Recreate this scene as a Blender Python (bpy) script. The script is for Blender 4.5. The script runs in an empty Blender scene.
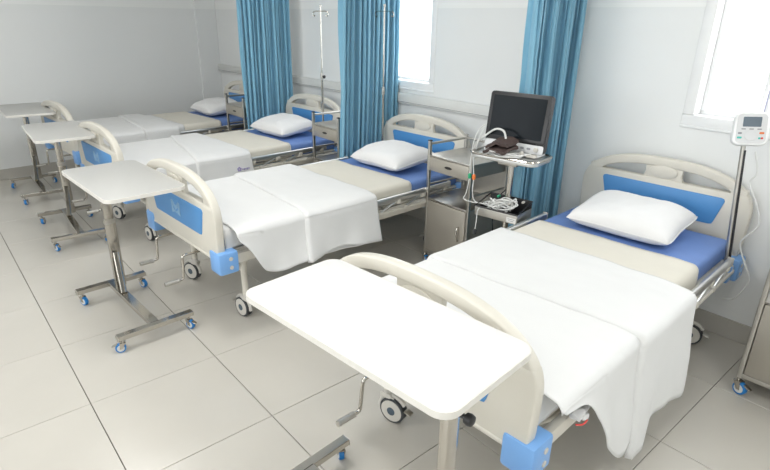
import bpy, bmesh, math, random
from mathutils import Vector, Matrix, noise
random.seed(7)
S = bpy.context.scene
C = S.collection
R = math.radians
PI = math.pi

# ------------------------------------------------------------------ camera
CAM = dict(f=540.08, yaw=48.958, pitch=68.306, roll=1.015, loc=(4.799, -0.312, 1.6627))
cd = bpy.data.cameras.new('camera'); co = bpy.data.objects.new('camera', cd); C.objects.link(co)
cd.sensor_width = 36.0; cd.lens = CAM['f'] / 770 * 36.0; cd.clip_start = .02; cd.clip_end = 100
co.matrix_world = Matrix.Translation(CAM['loc']) @ (Matrix.Rotation(R(CAM['yaw']), 4, 'Z') @ Matrix.Rotation(R(CAM['pitch']), 4, 'X') @ Matrix.Rotation(R(CAM['roll']), 4, 'Z'))
S.camera = co

# ------------------------------------------------------------------ world, daylight, exposure
S.view_settings.view_transform = 'Standard'; S.view_settings.look = 'None'
S.view_settings.gamma = 1; S.view_settings.use_curve_mapping = False
S.view_settings.exposure = -0.46
w = bpy.data.worlds.new('overcast'); S.world = w; w.use_nodes = True
bg = w.node_tree.nodes['Background']
bg.inputs[0].default_value = (.965, .985, 1, 1); bg.inputs[1].default_value = 7.0

YW = 2.94          # face of the wall behind the headboards
CEIL = 2.8
XR, YF = 6.6, -2.4  # faces of the right wall and the wall behind the camera
FILL_WINS = [(.0, 1.9, .95, 2.4), (2.5, 4.2, .95, 2.4), (5.0, 6.2, .95, 2.4)]                        # unseen windows added in the wall behind the camera for frontal daylight
WINS = [(3.573, 5.05, 1.145, 2.35), (.43, 1.635, 1.125, 2.35), (5.35, 6.35, 1.145, 2.35)]   # x0,x1,z0,z1 in the head wall; the last is unseen, added for light
for (x0, x1, z0, z1) in WINS:       # portals only steer the sampling of the sky through the openings
    l = bpy.data.lights.new('sky_portal', 'AREA'); l.shape = 'RECTANGLE'; l.size = x1 - x0; l.size_y = z1 - z0
    l.cycles.is_portal = True
    o = bpy.data.objects.new('sky_portal', l); C.objects.link(o)
    o.location = ((x0 + x1) / 2, YW + .16, (z0 + z1) / 2); o.rotation_euler = (R(-90), 0, 0)
for (x0, x1, z0, z1) in FILL_WINS:
    l = bpy.data.lights.new('sky_portal', 'AREA'); l.shape = 'RECTANGLE'; l.size = x1 - x0; l.size_y = z1 - z0
    l.cycles.is_portal = True
    o = bpy.data.objects.new('sky_portal', l); C.objects.link(o)
    o.location = ((x0 + x1) / 2, YF - .16, (z0 + z1) / 2); o.rotation_euler = (R(90), 0, 0)
FILL_LAMPS = [(2.4, .6, 26), (4.4, .6, 9), (2.4, -1.2, 22), (4.4, -1.2, 16), (5.8, .6, 16), (.2, .6, 18)]   # unseen ceiling panels added as fill light: x, y, watts
for (x, y, e) in FILL_LAMPS:
    l = bpy.data.lights.new('fill_panel_light', 'AREA'); l.shape = 'SQUARE'; l.size = .56; l.energy = e; l.color = (1, .99, .97)
    o = bpy.data.objects.new('fill_panel_light', l); C.objects.link(o); o.location = (x, y, CEIL - .035)

# ------------------------------------------------------------------ materials
def mat(name, col, rough=.5, metal=0., var=.04, scale=8., bump=0., bscale=60., col2=None, aniso=None, sheen=0., trans=0., coat=0., stretch=None):
    m = bpy.data.materials.new(name); m.use_nodes = True
    nt = m.node_tree; b = nt.nodes['Principled BSDF']
    b.inputs['Roughness'].default_value = rough; b.inputs['Metallic'].default_value = metal
    if sheen: b.inputs['Sheen Weight'].default_value = sheen
    if coat: b.inputs['Coat Weight'].default_value = coat
    if trans: b.inputs['Transmission Weight'].default_value = trans
    tc = nt.nodes.new('ShaderNodeTexCoord'); mp = nt.nodes.new('ShaderNodeMapping')
    nt.links.new(tc.outputs['Object'], mp.inputs[0])
    if stretch: mp.inputs['Scale'].default_value = stretch
    nz = nt.nodes.new('ShaderNodeTexNoise'); nz.inputs['Scale'].default_value = scale; nz.inputs['Detail'].default_value = 4
    nt.links.new(mp.outputs[0], nz.inputs['Vector'])
    mx = nt.nodes.new('ShaderNodeMix'); mx.data_type = 'RGBA'
    c1 = col; c2 = col2 or tuple(max(0, c * (1 - var * 2.2)) for c in col)
    mx.inputs[6].default_value = (*c2, 1); mx.inputs[7].default_value = (*c1, 1)
    nt.links.new(nz.outputs['Fac'], mx.inputs[0]); nt.links.new(mx.outputs[2], b.inputs['Base Color'])
    if bump:
        n2 = nt.nodes.new('ShaderNodeTexNoise'); n2.inputs['Scale'].default_value = bscale; n2.inputs['Detail'].default_value = 3
        nt.links.new(mp.outputs[0], n2.inputs['Vector'])
        bp = nt.nodes.new('ShaderNodeBump'); bp.inputs['Strength'].default_value = bump; bp.inputs['Distance'].default_value = .01
        nt.links.new(n2.outputs['Fac'], bp.inputs['Height']); nt.links.new(bp.outputs[0], b.inputs['Normal'])
    return m
M = {}
M['tile'] = mat('floor_tile', (.60, .575, .52), .25, var=.05, scale=3, bump=.02, bscale=40)
M['grout'] = mat('grout', (.15, .13, .11), .9)
M['skirt'] = mat('skirting_tile', (.53, .51, .465), .3)
M['ceil'] = mat('ceiling_paint', (.82, .82, .80), .9)
M['white_pvc'] = mat('white_pvc', (.92, .93, .93), .35)
M['trunk'] = mat('trunking_white', (.76, .77, .75), .45)
M['seam'] = mat('sash_gap', (.33, .33, .52), .6)
M['cream'] = mat('cream_plastic', (.70, .672, .595), .35, var=.02)
M['blue'] = mat('panel_blue', (.085, .29, .62), .38, var=.02)
M['bumper'] = mat('bumper_blue', (.20, .42, .80), .35, var=.02)
M['emblem'] = mat('emblem_pale', (.25, .45, .68), .4)
M['frame'] = mat('powder_coat', (.69, .66, .585), .4, var=.02)
M['mattress'] = mat('mattress_blue', (.17, .295, .65), .55, var=.06, bump=.05, bscale=25)
M['creamcloth'] = mat('cream_cloth', (.74, .71, .625), .9, var=.03, bump=.10, bscale=18, sheen=.1)
M['white'] = mat('white_cloth', (.77, .775, .77), .9, var=.02, bump=.22, bscale=9, sheen=.1)
M['pillow'] = mat('pillow_cloth', (.82, .82, .82), .9, var=.02, bump=.2, bscale=9, sheen=.1)
M['chrome'] = mat('chrome', (.56, .535, .49), .14, 1., var=.03, scale=20)
M['steel'] = mat('brushed_steel', (.62, .60, .56), .33, 1., var=.08, scale=30, stretch=(1, 1, 12))
M['alu'] = mat('satin_aluminium', (.72, .72, .71), .32, 1., var=.04)
M['sheetsteel'] = mat('cabinet_steel', (.50, .47, .415), .4, .6, var=.05, scale=4)
M['laminate'] = mat('table_laminate', (.77, .765, .75), .42, var=.02, scale=90)
M['laminate_grey'] = mat('grey_speckled_laminate', (.52, .52, .50), .4, var=.05, scale=160)
M['edge'] = mat('table_edge', (.78, .76, .71), .4)
M['rubber'] = mat('dark_rubber', (.045, .05, .055), .6)
M['hub'] = mat('hub_dark', (.07, .10, .13), .5)
M['greyplastic'] = mat('caster_shell', (.62, .60, .55), .4)
M['bluewheel'] = mat('blue_wheel', (.02, .22, .60), .4)
M['curtain'] = mat('curtain_blue', (.27, .56, .74), .8, var=.08, scale=3, sheen=.2, bump=.05, bscale=200)
M['black'] = mat('black_plastic', (.018, .018, .02), .3)
M['screen'] = mat('dark_glass', (.014, .018, .022), .16, var=.1)
M['screen'].node_tree.nodes['Principled BSDF'].inputs['Specular IOR Level'].default_value = .08
M['monwhite'] = mat('monitor_white', (.74, .75, .76), .35)
M['casegrey'] = mat('monitor_case', (.05, .05, .053), .4)
M['cable'] = mat('white_cable', (.75, .76, .74), .45)
M['cuff'] = mat('brown_cuff', (.075, .05, .045), .75, var=.1)
M['green'] = mat('green_plastic', (.03, .45, .22), .4)
M['orange'] = mat('orange_plastic', (.85, .22, .05), .4)
M['teal'] = mat('teal_button', (.08, .55, .48), .4)
M['red'] = mat('red_button', (.75, .08, .07), .4)
M['grey'] = mat('grey_print', (.30, .31, .33), .5)
M['lcd'] = mat('lcd_grey', (.14, .18, .22), .25)
M['purple'] = mat('purple_print', (.40, .36, .62), .8)
M['label'] = mat('label_white', (.8, .8, .78), .6)
M['knob'] = mat('black_knob', (.02, .02, .022), .4)
def wall_mat():
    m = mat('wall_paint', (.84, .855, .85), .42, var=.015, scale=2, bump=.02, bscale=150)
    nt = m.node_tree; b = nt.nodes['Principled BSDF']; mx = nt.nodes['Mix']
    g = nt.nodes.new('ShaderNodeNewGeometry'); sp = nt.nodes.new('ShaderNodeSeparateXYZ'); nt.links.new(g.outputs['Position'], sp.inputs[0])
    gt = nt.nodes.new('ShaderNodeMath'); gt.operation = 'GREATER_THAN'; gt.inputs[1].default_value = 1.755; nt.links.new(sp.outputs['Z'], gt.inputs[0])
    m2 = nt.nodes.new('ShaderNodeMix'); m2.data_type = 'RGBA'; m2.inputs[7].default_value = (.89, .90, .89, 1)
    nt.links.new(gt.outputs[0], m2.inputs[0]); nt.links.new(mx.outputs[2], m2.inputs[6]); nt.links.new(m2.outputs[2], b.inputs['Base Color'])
    return m
M['wall'] = wall_mat()
def translucent(m, k):
    nt = m.node_tree; b = nt.nodes['Principled BSDF']; o = nt.nodes['Material Output']; mx = nt.nodes.new('ShaderNodeMixShader'); t = nt.nodes.new('ShaderNodeBsdfTranslucent')
    mx.inputs[0].default_value = k; nt.links.new(nt.nodes['Mix'].outputs[2], t.inputs[0]); nt.links.new(b.outputs[0], mx.inputs[1]); nt.links.new(t.outputs[0], mx.inputs[2]); nt.links.new(mx.outputs[0], o.inputs[0])
translucent(M['curtain'], .14)
def glass_mat():
    m = bpy.data.materials.new('window_glass'); m.use_nodes = True; nt = m.node_tree; nt.nodes.clear()
    out = nt.nodes.new('ShaderNodeOutputMaterial'); mx = nt.nodes.new('ShaderNodeMixShader'); t = nt.nodes.new('ShaderNodeBsdfTransparent'); g = nt.nodes.new('ShaderNodeBsdfGlossy')
    g.inputs['Roughness'].default_value = .02; mx.inputs[0].default_value = .06
    nt.links.new(t.outputs[0], mx.inputs[1]); nt.links.new(g.outputs[0], mx.inputs[2]); nt.links.new(mx.outputs[0], out.inputs[0])
    return m
M['glass'] = glass_mat()
def emit_mat():
    m = bpy.data.materials.new('fill_panel_diffuser'); m.use_nodes = True; b = m.node_tree.nodes['Principled BSDF']
    b.inputs['Emission Color'].default_value = (1, .97, .92, 1); b.inputs['Emission Strength'].default_value = 2
    return m
M['diffuser'] = emit_mat()  # glow of the added ceiling panels

# ------------------------------------------------------------------ mesh helpers
def box(bm, c, s, bev=0., rot=None, seg=2):
    ret = bmesh.ops.create_cube(bm, size=1.0); vs = ret['verts']
    bmesh.ops.scale(bm, verts=vs, vec=s)
    if bev:
        es = list({e for v in vs for e in v.link_edges})
        r = bmesh.ops.bevel(bm, geom=es, offset=bev, segments=seg, profile=.5, affect='EDGES')
        vs = list({v for f in r['faces'] for v in f.verts} | {v for v in vs if v.is_valid})
        # collect the whole island
        seen = set(vs); st = list(vs)
        while st:
            v = st.pop()
            for e in v.link_edges:
                o = e.other_vert(v)
                if o not in seen: seen.add(o); st.append(o)
        vs = list(seen)
    if rot is not None: bmesh.ops.rotate(bm, verts=vs, cent=(0, 0, 0), matrix=rot)
    bmesh.ops.translate(bm, verts=vs, vec=c)
    return vs
def smooth_path(pts, n=6, closed=False):
    P = [Vector(p) for p in pts]; out = []; m = len(P)
    rng = range(m if closed else m - 1)
    for i in rng:
        p0 = P[(i - 1) % m] if closed or i > 0 else P[0]; p1 = P[i]; p2 = P[(i + 1) % m]; p3 = P[(i + 2) % m] if closed or i + 2 < m else P[-1]
        for k in range(n):
            t = k / n
            out.append(.5 * ((2 * p1) + (p2 - p0) * t + (2 * p0 - 5 * p1 + 4 * p2 - p3) * t * t + (3 * p1 - p0 - 3 * p2 + p3) * t ** 3))
    if not closed: out.append(P[-1])
    return out
def sweep(bm, pts, sec, closed=False, up=(0, 0, 1)):
    """sweep a 2-D section (list of (a,b)) along pts; a goes along the side vector, b along up"""
    P = [Vector(p) for p in pts]; n = len(P); rings = []; up = Vector(up); prev = None
    for i in range(n):
        a = P[(i - 1) % n] if closed or i > 0 else P[i]; b = P[(i + 1) % n] if closed or i < n - 1 else P[i]
        t = (b - a)
        if t.length < 1e-9: t = Vector((0, 0, 1))
        t.normalize()
        s = t.cross(up) if prev is None else None
        if prev is None:
            if s.length < 1e-3: s = t.cross(Vector((1, 0, 0)))
            if s.length < 1e-3: s = t.cross(Vector((0, 1, 0)))
        else:
            s = prev - t * prev.dot(t)
            if s.length < 1e-4: s = t.cross(up)
        s.normalize(); prev = s; u = s.cross(t)
        rings.append([bm.verts.new(P[i] + s * x + u * y) for x, y in sec])
    k = len(sec)
    for i in range(n if closed else n - 1):
        r0, r1 = rings[i], rings[(i + 1) % n]
        for j in range(k): bm.faces.new((r0[j], r0[(j + 1) % k], r1[(j + 1) % k], r1[j]))
    if not closed:
        bm.faces.new(rings[0][::-1]); bm.faces.new(rings[-1])
def circ(r, n=10): return [(r * math.cos(2 * PI * i / n), r * math.sin(2 * PI * i / n)) for i in range(n)]
def rrect(a, b, r, n=3):
    out = []
    for cx, cy, a0 in ((a / 2 - r, b / 2 - r, 0), (-a / 2 + r, b / 2 - r, 90), (-a / 2 + r, -b / 2 + r, 180), (a / 2 - r, -b / 2 + r, 270)):
        for k in range(n + 1):
            t = R(a0 + 90 * k / n); out.append((cx + r * math.cos(t), cy + r * math.sin(t)))
    return out
def tube(bm, pts, r, n=10, closed=False): sweep(bm, pts, circ(r, n), closed)
def cyl(bm, p0, p1, r, n=16): sweep(bm, [p0, p1], circ(r, n))
def lathe(bm, prof, c, axis='Z', n=20):
    """prof: list of (radius, height); closed with caps"""
    rings = []
    for r, h in prof:
        ring = []
        for i in range(n):
            a = 2 * PI * i / n; x, y = r * math.cos(a), r * math.sin(a)
            p = (x, y, h) if axis == 'Z' else ((h, x, y) if axis == 'X' else (x, h, y))
            ring.append(bm.verts.new(Vector(p) + Vector(c)))
        rings.append(ring)
    for a, b in zip(rings, rings[1:]):
        for i in range(n): bm.faces.new((a[i], a[(i + 1) % n], b[(i + 1) % n], b[i]))
    bm.faces.new(rings[0][::-1]); bm.faces.new(rings[-1])
def prism(bm, out, d0, d1, plane='XZ', bev=0.):
    """extrude a 2-D outline; plane XZ -> depth along Y, XY -> depth along Z"""
    def P(a, b, d): return (a, d, b) if plane == 'XZ' else (a, b, d)
    if bev:
        cx = sum(p[0] for p in out) / len(out); cy = sum(p[1] for p in out) / len(out)
        W_ = max(abs(p[0] - cx) for p in out); H_ = max(abs(p[1] - cy) for p in out)
        def ins(k): return [(cx + (a - cx) * (1 - k / W_), cy + (b - cy) * (1 - k / H_)) for a, b in out]
        s = 1 if d1 > d0 else -1
        levels = [(ins(bev), d0), (ins(bev * .3), d0 + s * bev * .3), (out, d0 + s * bev), (out, d1 - s * bev), (ins(bev * .3), d1 - s * bev * .3), (ins(bev), d1)]
    else: levels = [(out, d0), (out, d1)]
    rings = [[bm.verts.new(P(a, b, d)) for a, b in o] for o, d in levels]
    n = len(out)
    for r0, r1 in zip(rings, rings[1:]):
        for i in range(n): bm.faces.new((r0[i], r0[(i + 1) % n], r1[(i + 1) % n], r1[i]))
    bm.faces.new(rings[0][::-1]); bm.faces.new(rings[-1])
def xform(bm, mtx): bmesh.ops.transform(bm, matrix=mtx, verts=bm.verts[:])
def obj(name, bm, m, parent=None, loc=None, angle=38, recalc=True):
    if recalc: bmesh.ops.recalc_face_normals(bm, faces=bm.faces[:])
    me = bpy.data.meshes.new(name); bm.to_mesh(me); bm.free()
    for p in me.polygons: p.use_smooth = True
    me.set_sharp_from_angle(angle=R(angle))
    me.materials.append(M[m] if isinstance(m, str) else m)
    o = bpy.data.objects.new(name, me); C.objects.link(o)
    if parent: o.parent = parent
    if loc: o.location = loc
    return o
def inst(name, me, parent=None, loc=(0, 0, 0), rz=0):
    o = bpy.data.objects.new(name, me); C.objects.link(o); o.parent = parent; o.location = loc; o.rotation_euler = (0, 0, rz); return o
def B(): return bmesh.new()
def tag(o, label, cat, group=None):
    o['label'] = label; o['category'] = cat
    if group: o['group'] = group
    return o
def thing(name, label, cat, loc=(0, 0, 0), rz=0, group=None):
    o = bpy.data.objects.new(name, None); C.objects.link(o); o.location = loc; o.rotation_euler = (0, 0, rz); o.empty_display_size = .1
    return tag(o, label, cat, group)
def struct(o): o['kind'] = 'structure'; return o
def copy_tree(o, parent=None):
    c = o.copy(); C.objects.link(c); c.parent = parent
    for ch in list(o.children): copy_tree(ch, c)
    return c

# ------------------------------------------------------------------ room shell
T = .6
bm = B(); box(bm, ((XR - 2.9) / 2 , (YW + YF) / 2, -.035), (XR + 2.9, YW - YF, .05)); fl = struct(obj('floor', bm, 'grout'))
tile_cache = {}
def tile_mesh(a, b):
    k = (round(a, 4), round(b, 4))
    if k not in tile_cache:
        bm = B(); box(bm, (0, 0, -.005), (a - .0026, b - .0036, .01), .0012, seg=1)
        me = bpy.data.meshes.new('floor_tile'); bm.to_mesh(me); bm.free(); me.materials.append(M['tile']); tile_cache[k] = me
    return tile_cache[k]
for i in range(-5, 11):
    for j in range(-4, 5):
        x0, x1 = max(i * T, -2.9), min(i * T + T, XR); y0, y1 = j * T, min(j * T + T, YW)
        if x1 - x0 < .02: continue
        inst('floor_tile', tile_mesh(x1 - x0, y1 - y0), fl, ((x0 + x1) / 2, (y0 + y1) / 2, 0))
bm = B(); box(bm, ((XR - 2.9) / 2, (YW + YF) / 2, CEIL + .05), (XR + 3.3, YW - YF + .4, .1)); struct(obj('ceiling', bm, 'ceil'))

WT = .2
def wall_grid(name, x0, x1, y, holes, thick):
    """wall in the XZ plane with rectangular openings; face at y, body behind it"""
    bm = B()
    xs = sorted({x0, x1, *[h[0] for h in holes], *[h[1] for h in holes]}); zs = sorted({0, CEIL, *[h[2] for h in holes], *[h[3] for h in holes]})
    for a, b in zip(xs, xs[1:]):
        for c, d in zip(zs, zs[1:]):
            if any(h[0] <= a and b <= h[1] and h[2] <= c and d <= h[3] for h in holes): continue
            box(bm, ((a + b) / 2, y + thick / 2, (c + d) / 2), (b - a, abs(thick), d - c))
    bmesh.ops.remove_doubles(bm, verts=bm.verts[:], dist=1e-5)
    # drop the faces shared by two cells
    inner = {}
    for f in bm.faces: inner.setdefault(tuple(sorted(v.index for v in f.verts)), []).append(f)
    bm.verts.index_update(); inner = {}
    for f in bm.faces: inner.setdefault(tuple(sorted(v.index for v in f.verts)), []).append(f)
    bmesh.ops.delete(bm, geom=[f for l in inner.values() if len(l) > 1 for f in l], context='FACES_ONLY')
    return struct(obj(name, bm, 'wall', angle=20))
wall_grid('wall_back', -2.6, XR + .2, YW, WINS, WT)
def slab(name, p0, p1, m='wall', th=.15, z0=0, z1=CEIL, flip=1):
    p0, p1 = Vector((*p0, 0)), Vector((*p1, 0)); d = (p1 - p0); n = Vector((-d.y, d.x, 0)).normalized() * th * flip
    bm = B(); vs = [bm.verts.new((p.x, p.y, z)) for z in (z0, z1) for p in (p0, p1, p1 + n, p0 + n)]
    for f in ((3, 2, 1, 0), (4, 5, 6, 7), (0, 1, 5, 4), (1, 2, 6, 5), (2, 3, 7, 6), (3, 0, 4, 7)): bm.faces.new([vs[i] for i in f])
    return bm
LW0, LW1 = Vector((-1.885, YF)), Vector((-2.37, YW))       # the left wall runs slightly out of square
def lw(y, off=0): t = (y - YF) / (YW - YF); p = LW0.lerp(LW1, t); return (p.x + off, y)
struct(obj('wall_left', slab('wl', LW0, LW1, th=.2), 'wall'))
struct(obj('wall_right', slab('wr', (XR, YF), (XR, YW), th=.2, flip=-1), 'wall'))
wall_grid('wall_front', -2.6, XR + .2, YF, FILL_WINS, -.2)
struct(obj('trim_2', slab('p', lw(2.66, .028), lw(YW - .002, .028), th=.028), 'wall'))     # shallow pilaster in the corner
# skirting: a run of tiles on the two walls in view
def skirting(name, a, b, step, h, th, flip):
    a, b = Vector(a), Vector(b); L = (b - a).length; d = (b - a) / L; nrm = Vector((-d.y, d.x)) * flip
    root = None; s = 0
    bm = slab('s', a + nrm * .001, b + nrm * .001, th=.005, z0=.001, z1=h - .003, flip=flip); root = struct(obj(name, bm, 'grout'))
    while s < L - .02:
        e = min(s + step, L); p0, p1 = a + d * (s + .0015), a + d * (e - .0015)
        obj('skirting_tile', slab('s', p0 + nrm * .001, p1 + nrm * .001, th=th, z0=.002, z1=h, flip=flip), 'skirt', root); s = e
skirting('baseboard_left', lw(YF + .02), lw(YW - .02), T, .11, .012, -1)
skirting('baseboard_back', (-2.32, YW), (XR - .02, YW), T, .115, .012, -1)
# trunking along the head wall
bm = B(); box(bm, ((-2.35 + 2.85) / 2, YW - .016, 1.042), (2.85 + 2.35, .032, .088), .006); tr = struct(obj('trim_1', bm, 'trunk'))
bm = B(); box(bm, ((-2.35 + 2.85) / 2, YW - .034, 1.012), (2.85 + 2.35 - .01, .004, .003)); obj('cover_line', bm, 'grey', tr)
# windows
def window(name, x0, x1, z0, z1, mull, yw=YW, sg=1):
    bm = B(); fr = .06; y = 0
    for c, s in (((x0 + x1) / 2, z0 + fr / 2), 'h'), (((x0 + x1) / 2, z1 - fr / 2), 'h'), ((x0 + fr / 2, (z0 + z1) / 2), 'v'), ((x1 - fr / 2, (z0 + z1) / 2), 'v'):
        sz = (x1 - x0, .20, fr) if s == 'h' else (fr, .20, z1 - z0 - 2 * fr)
        box(bm, (c[0], yw + sg * .095, c[1]), sz, .006)
    # sill lip that stands proud of the wall
    box(bm, ((x0 + x1) / 2, yw + sg * .045, z0 - .003), (x1 - x0, .115, .012), .003)
    o = struct(obj(name, bm, 'white_pvc'))
    a0, a1, b0, b1 = x0 + fr, x1 - fr, z0 + fr, z1 - fr
    edges = [a0] + mull + [a1]
    for k, (p, q) in enumerate(zip(edges, edges[1:])):
        bm = B(); sw = .022; yy = yw + sg * (.095 + .02 * (k % 2))
        box(bm, ((p + q) / 2, yy, b0 + sw / 2), (q - p, .03, sw), .004); box(bm, ((p + q) / 2, yy, b1 - sw / 2), (q - p, .03, sw), .004)
        box(bm, (p + sw / 2, yy, (b0 + b1) / 2), (sw, .03, b1 - b0 - 2 * sw), .004); box(bm, (q - sw / 2, yy, (b0 + b1) / 2), (sw, .03, b1 - b0 - 2 * sw), .004)
        s = obj('sash', bm, 'white_pvc', o)
        bm = B(); box(bm, ((p + q) / 2, yy + sg * .005, (b0 + b1) / 2), (q - p - 2 * sw, .005, b1 - b0 - 2 * sw)); obj('pane', bm, 'glass', s)
        bm = B()
        if k: box(bm, (p - .001, yy - sg * .017, (b0 + b1) / 2), (.007, .006, b1 - b0)); obj('sash_seal', bm, 'seam', s)
window('window_1', *WINS[0], [3.93, 4.5]); window('window_2', *WINS[1], [1.03]); window('window_3', *WINS[2], [5.85])  # the last one is out of view, added for extra daylight
for k, f in enumerate(FILL_WINS): window('window_%d' % (k + 4), *f, [(f[0] + f[1]) / 2], YF, -1)  # added out of view to let in daylight from the camera side
# ceiling light panels added above the frame to brighten the room
for i, (x, y, e) in enumerate(FILL_LAMPS):
    t = thing('added_ceiling_light', 'unseen square white light panel added to the ceiling for fill light', 'ceiling light', (x, y, CEIL), 0, 'added ceiling light panels')
    bm = B()
    for dx, dy, sx, sy in ((0, .3, .64, .03), (0, -.3, .64, .03), (.305, 0, .03, .57), (-.305, 0, .03, .57)): box(bm, (dx, dy, -.015), (sx, sy, .03), .003)
    obj('panel_frame', bm, 'white_pvc', t)
    bm = B(); box(bm, (0, 0, -.012), (.58, .58, .01)); obj('diffuser', bm, 'diffuser', t)

# ------------------------------------------------------------------ casters
def caster_meshes(r, wd, style):
    """returns [(name, mesh, material-slot)] with the swivel axis at the origin, floor at z=0, wheel trailing along +x"""
    off = r * .55; out = []
    bm = B()
    if style == 'bed':
        lathe(bm, [(r * .80, -wd * .42), (r * .96, -wd * .42), (r, -wd * .36), (r, -.008), (r * .95, -.003), (r * .95, .003), (r, .008), (r, wd * .36), (r * .96, wd * .42), (r * .80, wd * .42)], (off, 0, r), 'Y', 28)
        out.append(('wheel', bm, 'rubber'))
        bm = B()
        lathe(bm, [(r * .30, -wd * .5), (r * .74, -wd * .5), (r * .84, -wd * .46), (r * .84, wd * .46), (r * .74, wd * .5), (r * .30, wd * .5)], (off, 0, r), 'Y', 28)
        out.append(('wheel_cover', bm, 'greyplastic'))
        bm = B()
        lathe(bm, [(r * .2, -wd * .55), (r * .32, -wd * .53), (r * .32, wd * .53), (r * .2, wd * .55)], (off, 0, r), 'Y', 18)
        out.append(('hub', bm, 'hub'))
        bm = B()
        tube(bm, [Vector((off + r * 1.12 * math.cos(a), 0, r + r * 1.12 * math.sin(a))) for a in [R(k) for k in range(35, 186, 15)]], wd * .22, 8)
        box(bm, (0, 0, 2 * r + .004), (r * .9, wd * .8, .028), .006); lathe(bm, [(.016, 2 * r), (.016, 2 * r + .045), (.012, 2 * r + .05)], (0, 0, 0), 'Z', 14)
        for s in (-1, 1): box(bm, (off * .7, s * wd * .28, r * 1.55), (r * .6, .006, r * 1.1), .002)
        out.append(('fork', bm, 'greyplastic'))
        bm = B(); box(bm, (off + r * 1.25, 0, r * 1.25), (r * .55, wd * .7, .008), .003, Matrix.Rotation(R(18), 3, 'Y')); out.append(('brake_pedal', bm, 'steel'))
    else:
        lathe(bm, [(r * .7, -wd * .5), (r * .95, -wd * .5), (r, -wd * .35), (r, wd * .35), (r * .95, wd * .5), (r * .7, wd * .5)], (off, 0, r), 'Y', 22); out.append(('wheel', bm, 'bluewheel'))
        bm = B(); lathe(bm, [(r * .7, -wd * .56), (r * .7, wd * .56)], (off, 0, r), 'Y', 18); out.append(('hub', bm, 'cable'))
        bm = B()
        for s in (-1, 1): prism(bm, [(-r * .45, 2.1 * r), (r * .65, 2.1 * r), (off + r * .25, r * .85), (off - r * .25, r * .85)], s * wd * .62, s * (wd * .62 + .003), 'XZ')
        box(bm, (r * .1, 0, 2.1 * r), (r * 1.1, wd * 1.5, .004), .001); lathe(bm, [(.008, 2.1 * r), (.008, 2.1 * r + .022)], (0, 0, 0), 'Z', 12)
        out.append(('fork', bm, 'chrome'))
        bm = B(); box(bm, (off + r * 1.05, 0, r * 1.7), (r * 1.1, wd * .9, .005), .002, Matrix.Rotation(R(20), 3, 'Y')); out.append(('brake_lever', bm, 'chrome'))
    res = []
    for n, b, m in out:
        bmesh.ops.recalc_face_normals(b, faces=b.faces[:]); me = bpy.data.meshes.new(n); b.to_mesh(me); b.free()
        for p in me.polygons: p.use_smooth = True
        me.set_sharp_from_angle(angle=R(40)); me.materials.append(M[m]); res.append((n, me))
    return res
CM = {'bed': caster_meshes(.062, .046, 'bed'), 'table': caster_meshes(.027, .02, 'table'), 'cabinet': caster_meshes(.032, .024, 'table')}
def add_caster(parent, kind, x, y, rz, z=0, brake=True):
    ms = dict(CM[kind]); c = inst('caster', ms['fork'], parent, (x, y, z), rz)
    for n, me in CM[kind]:
        if n != 'fork' and (brake or 'brake' not in n): inst(n, me, c)
    return c

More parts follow.
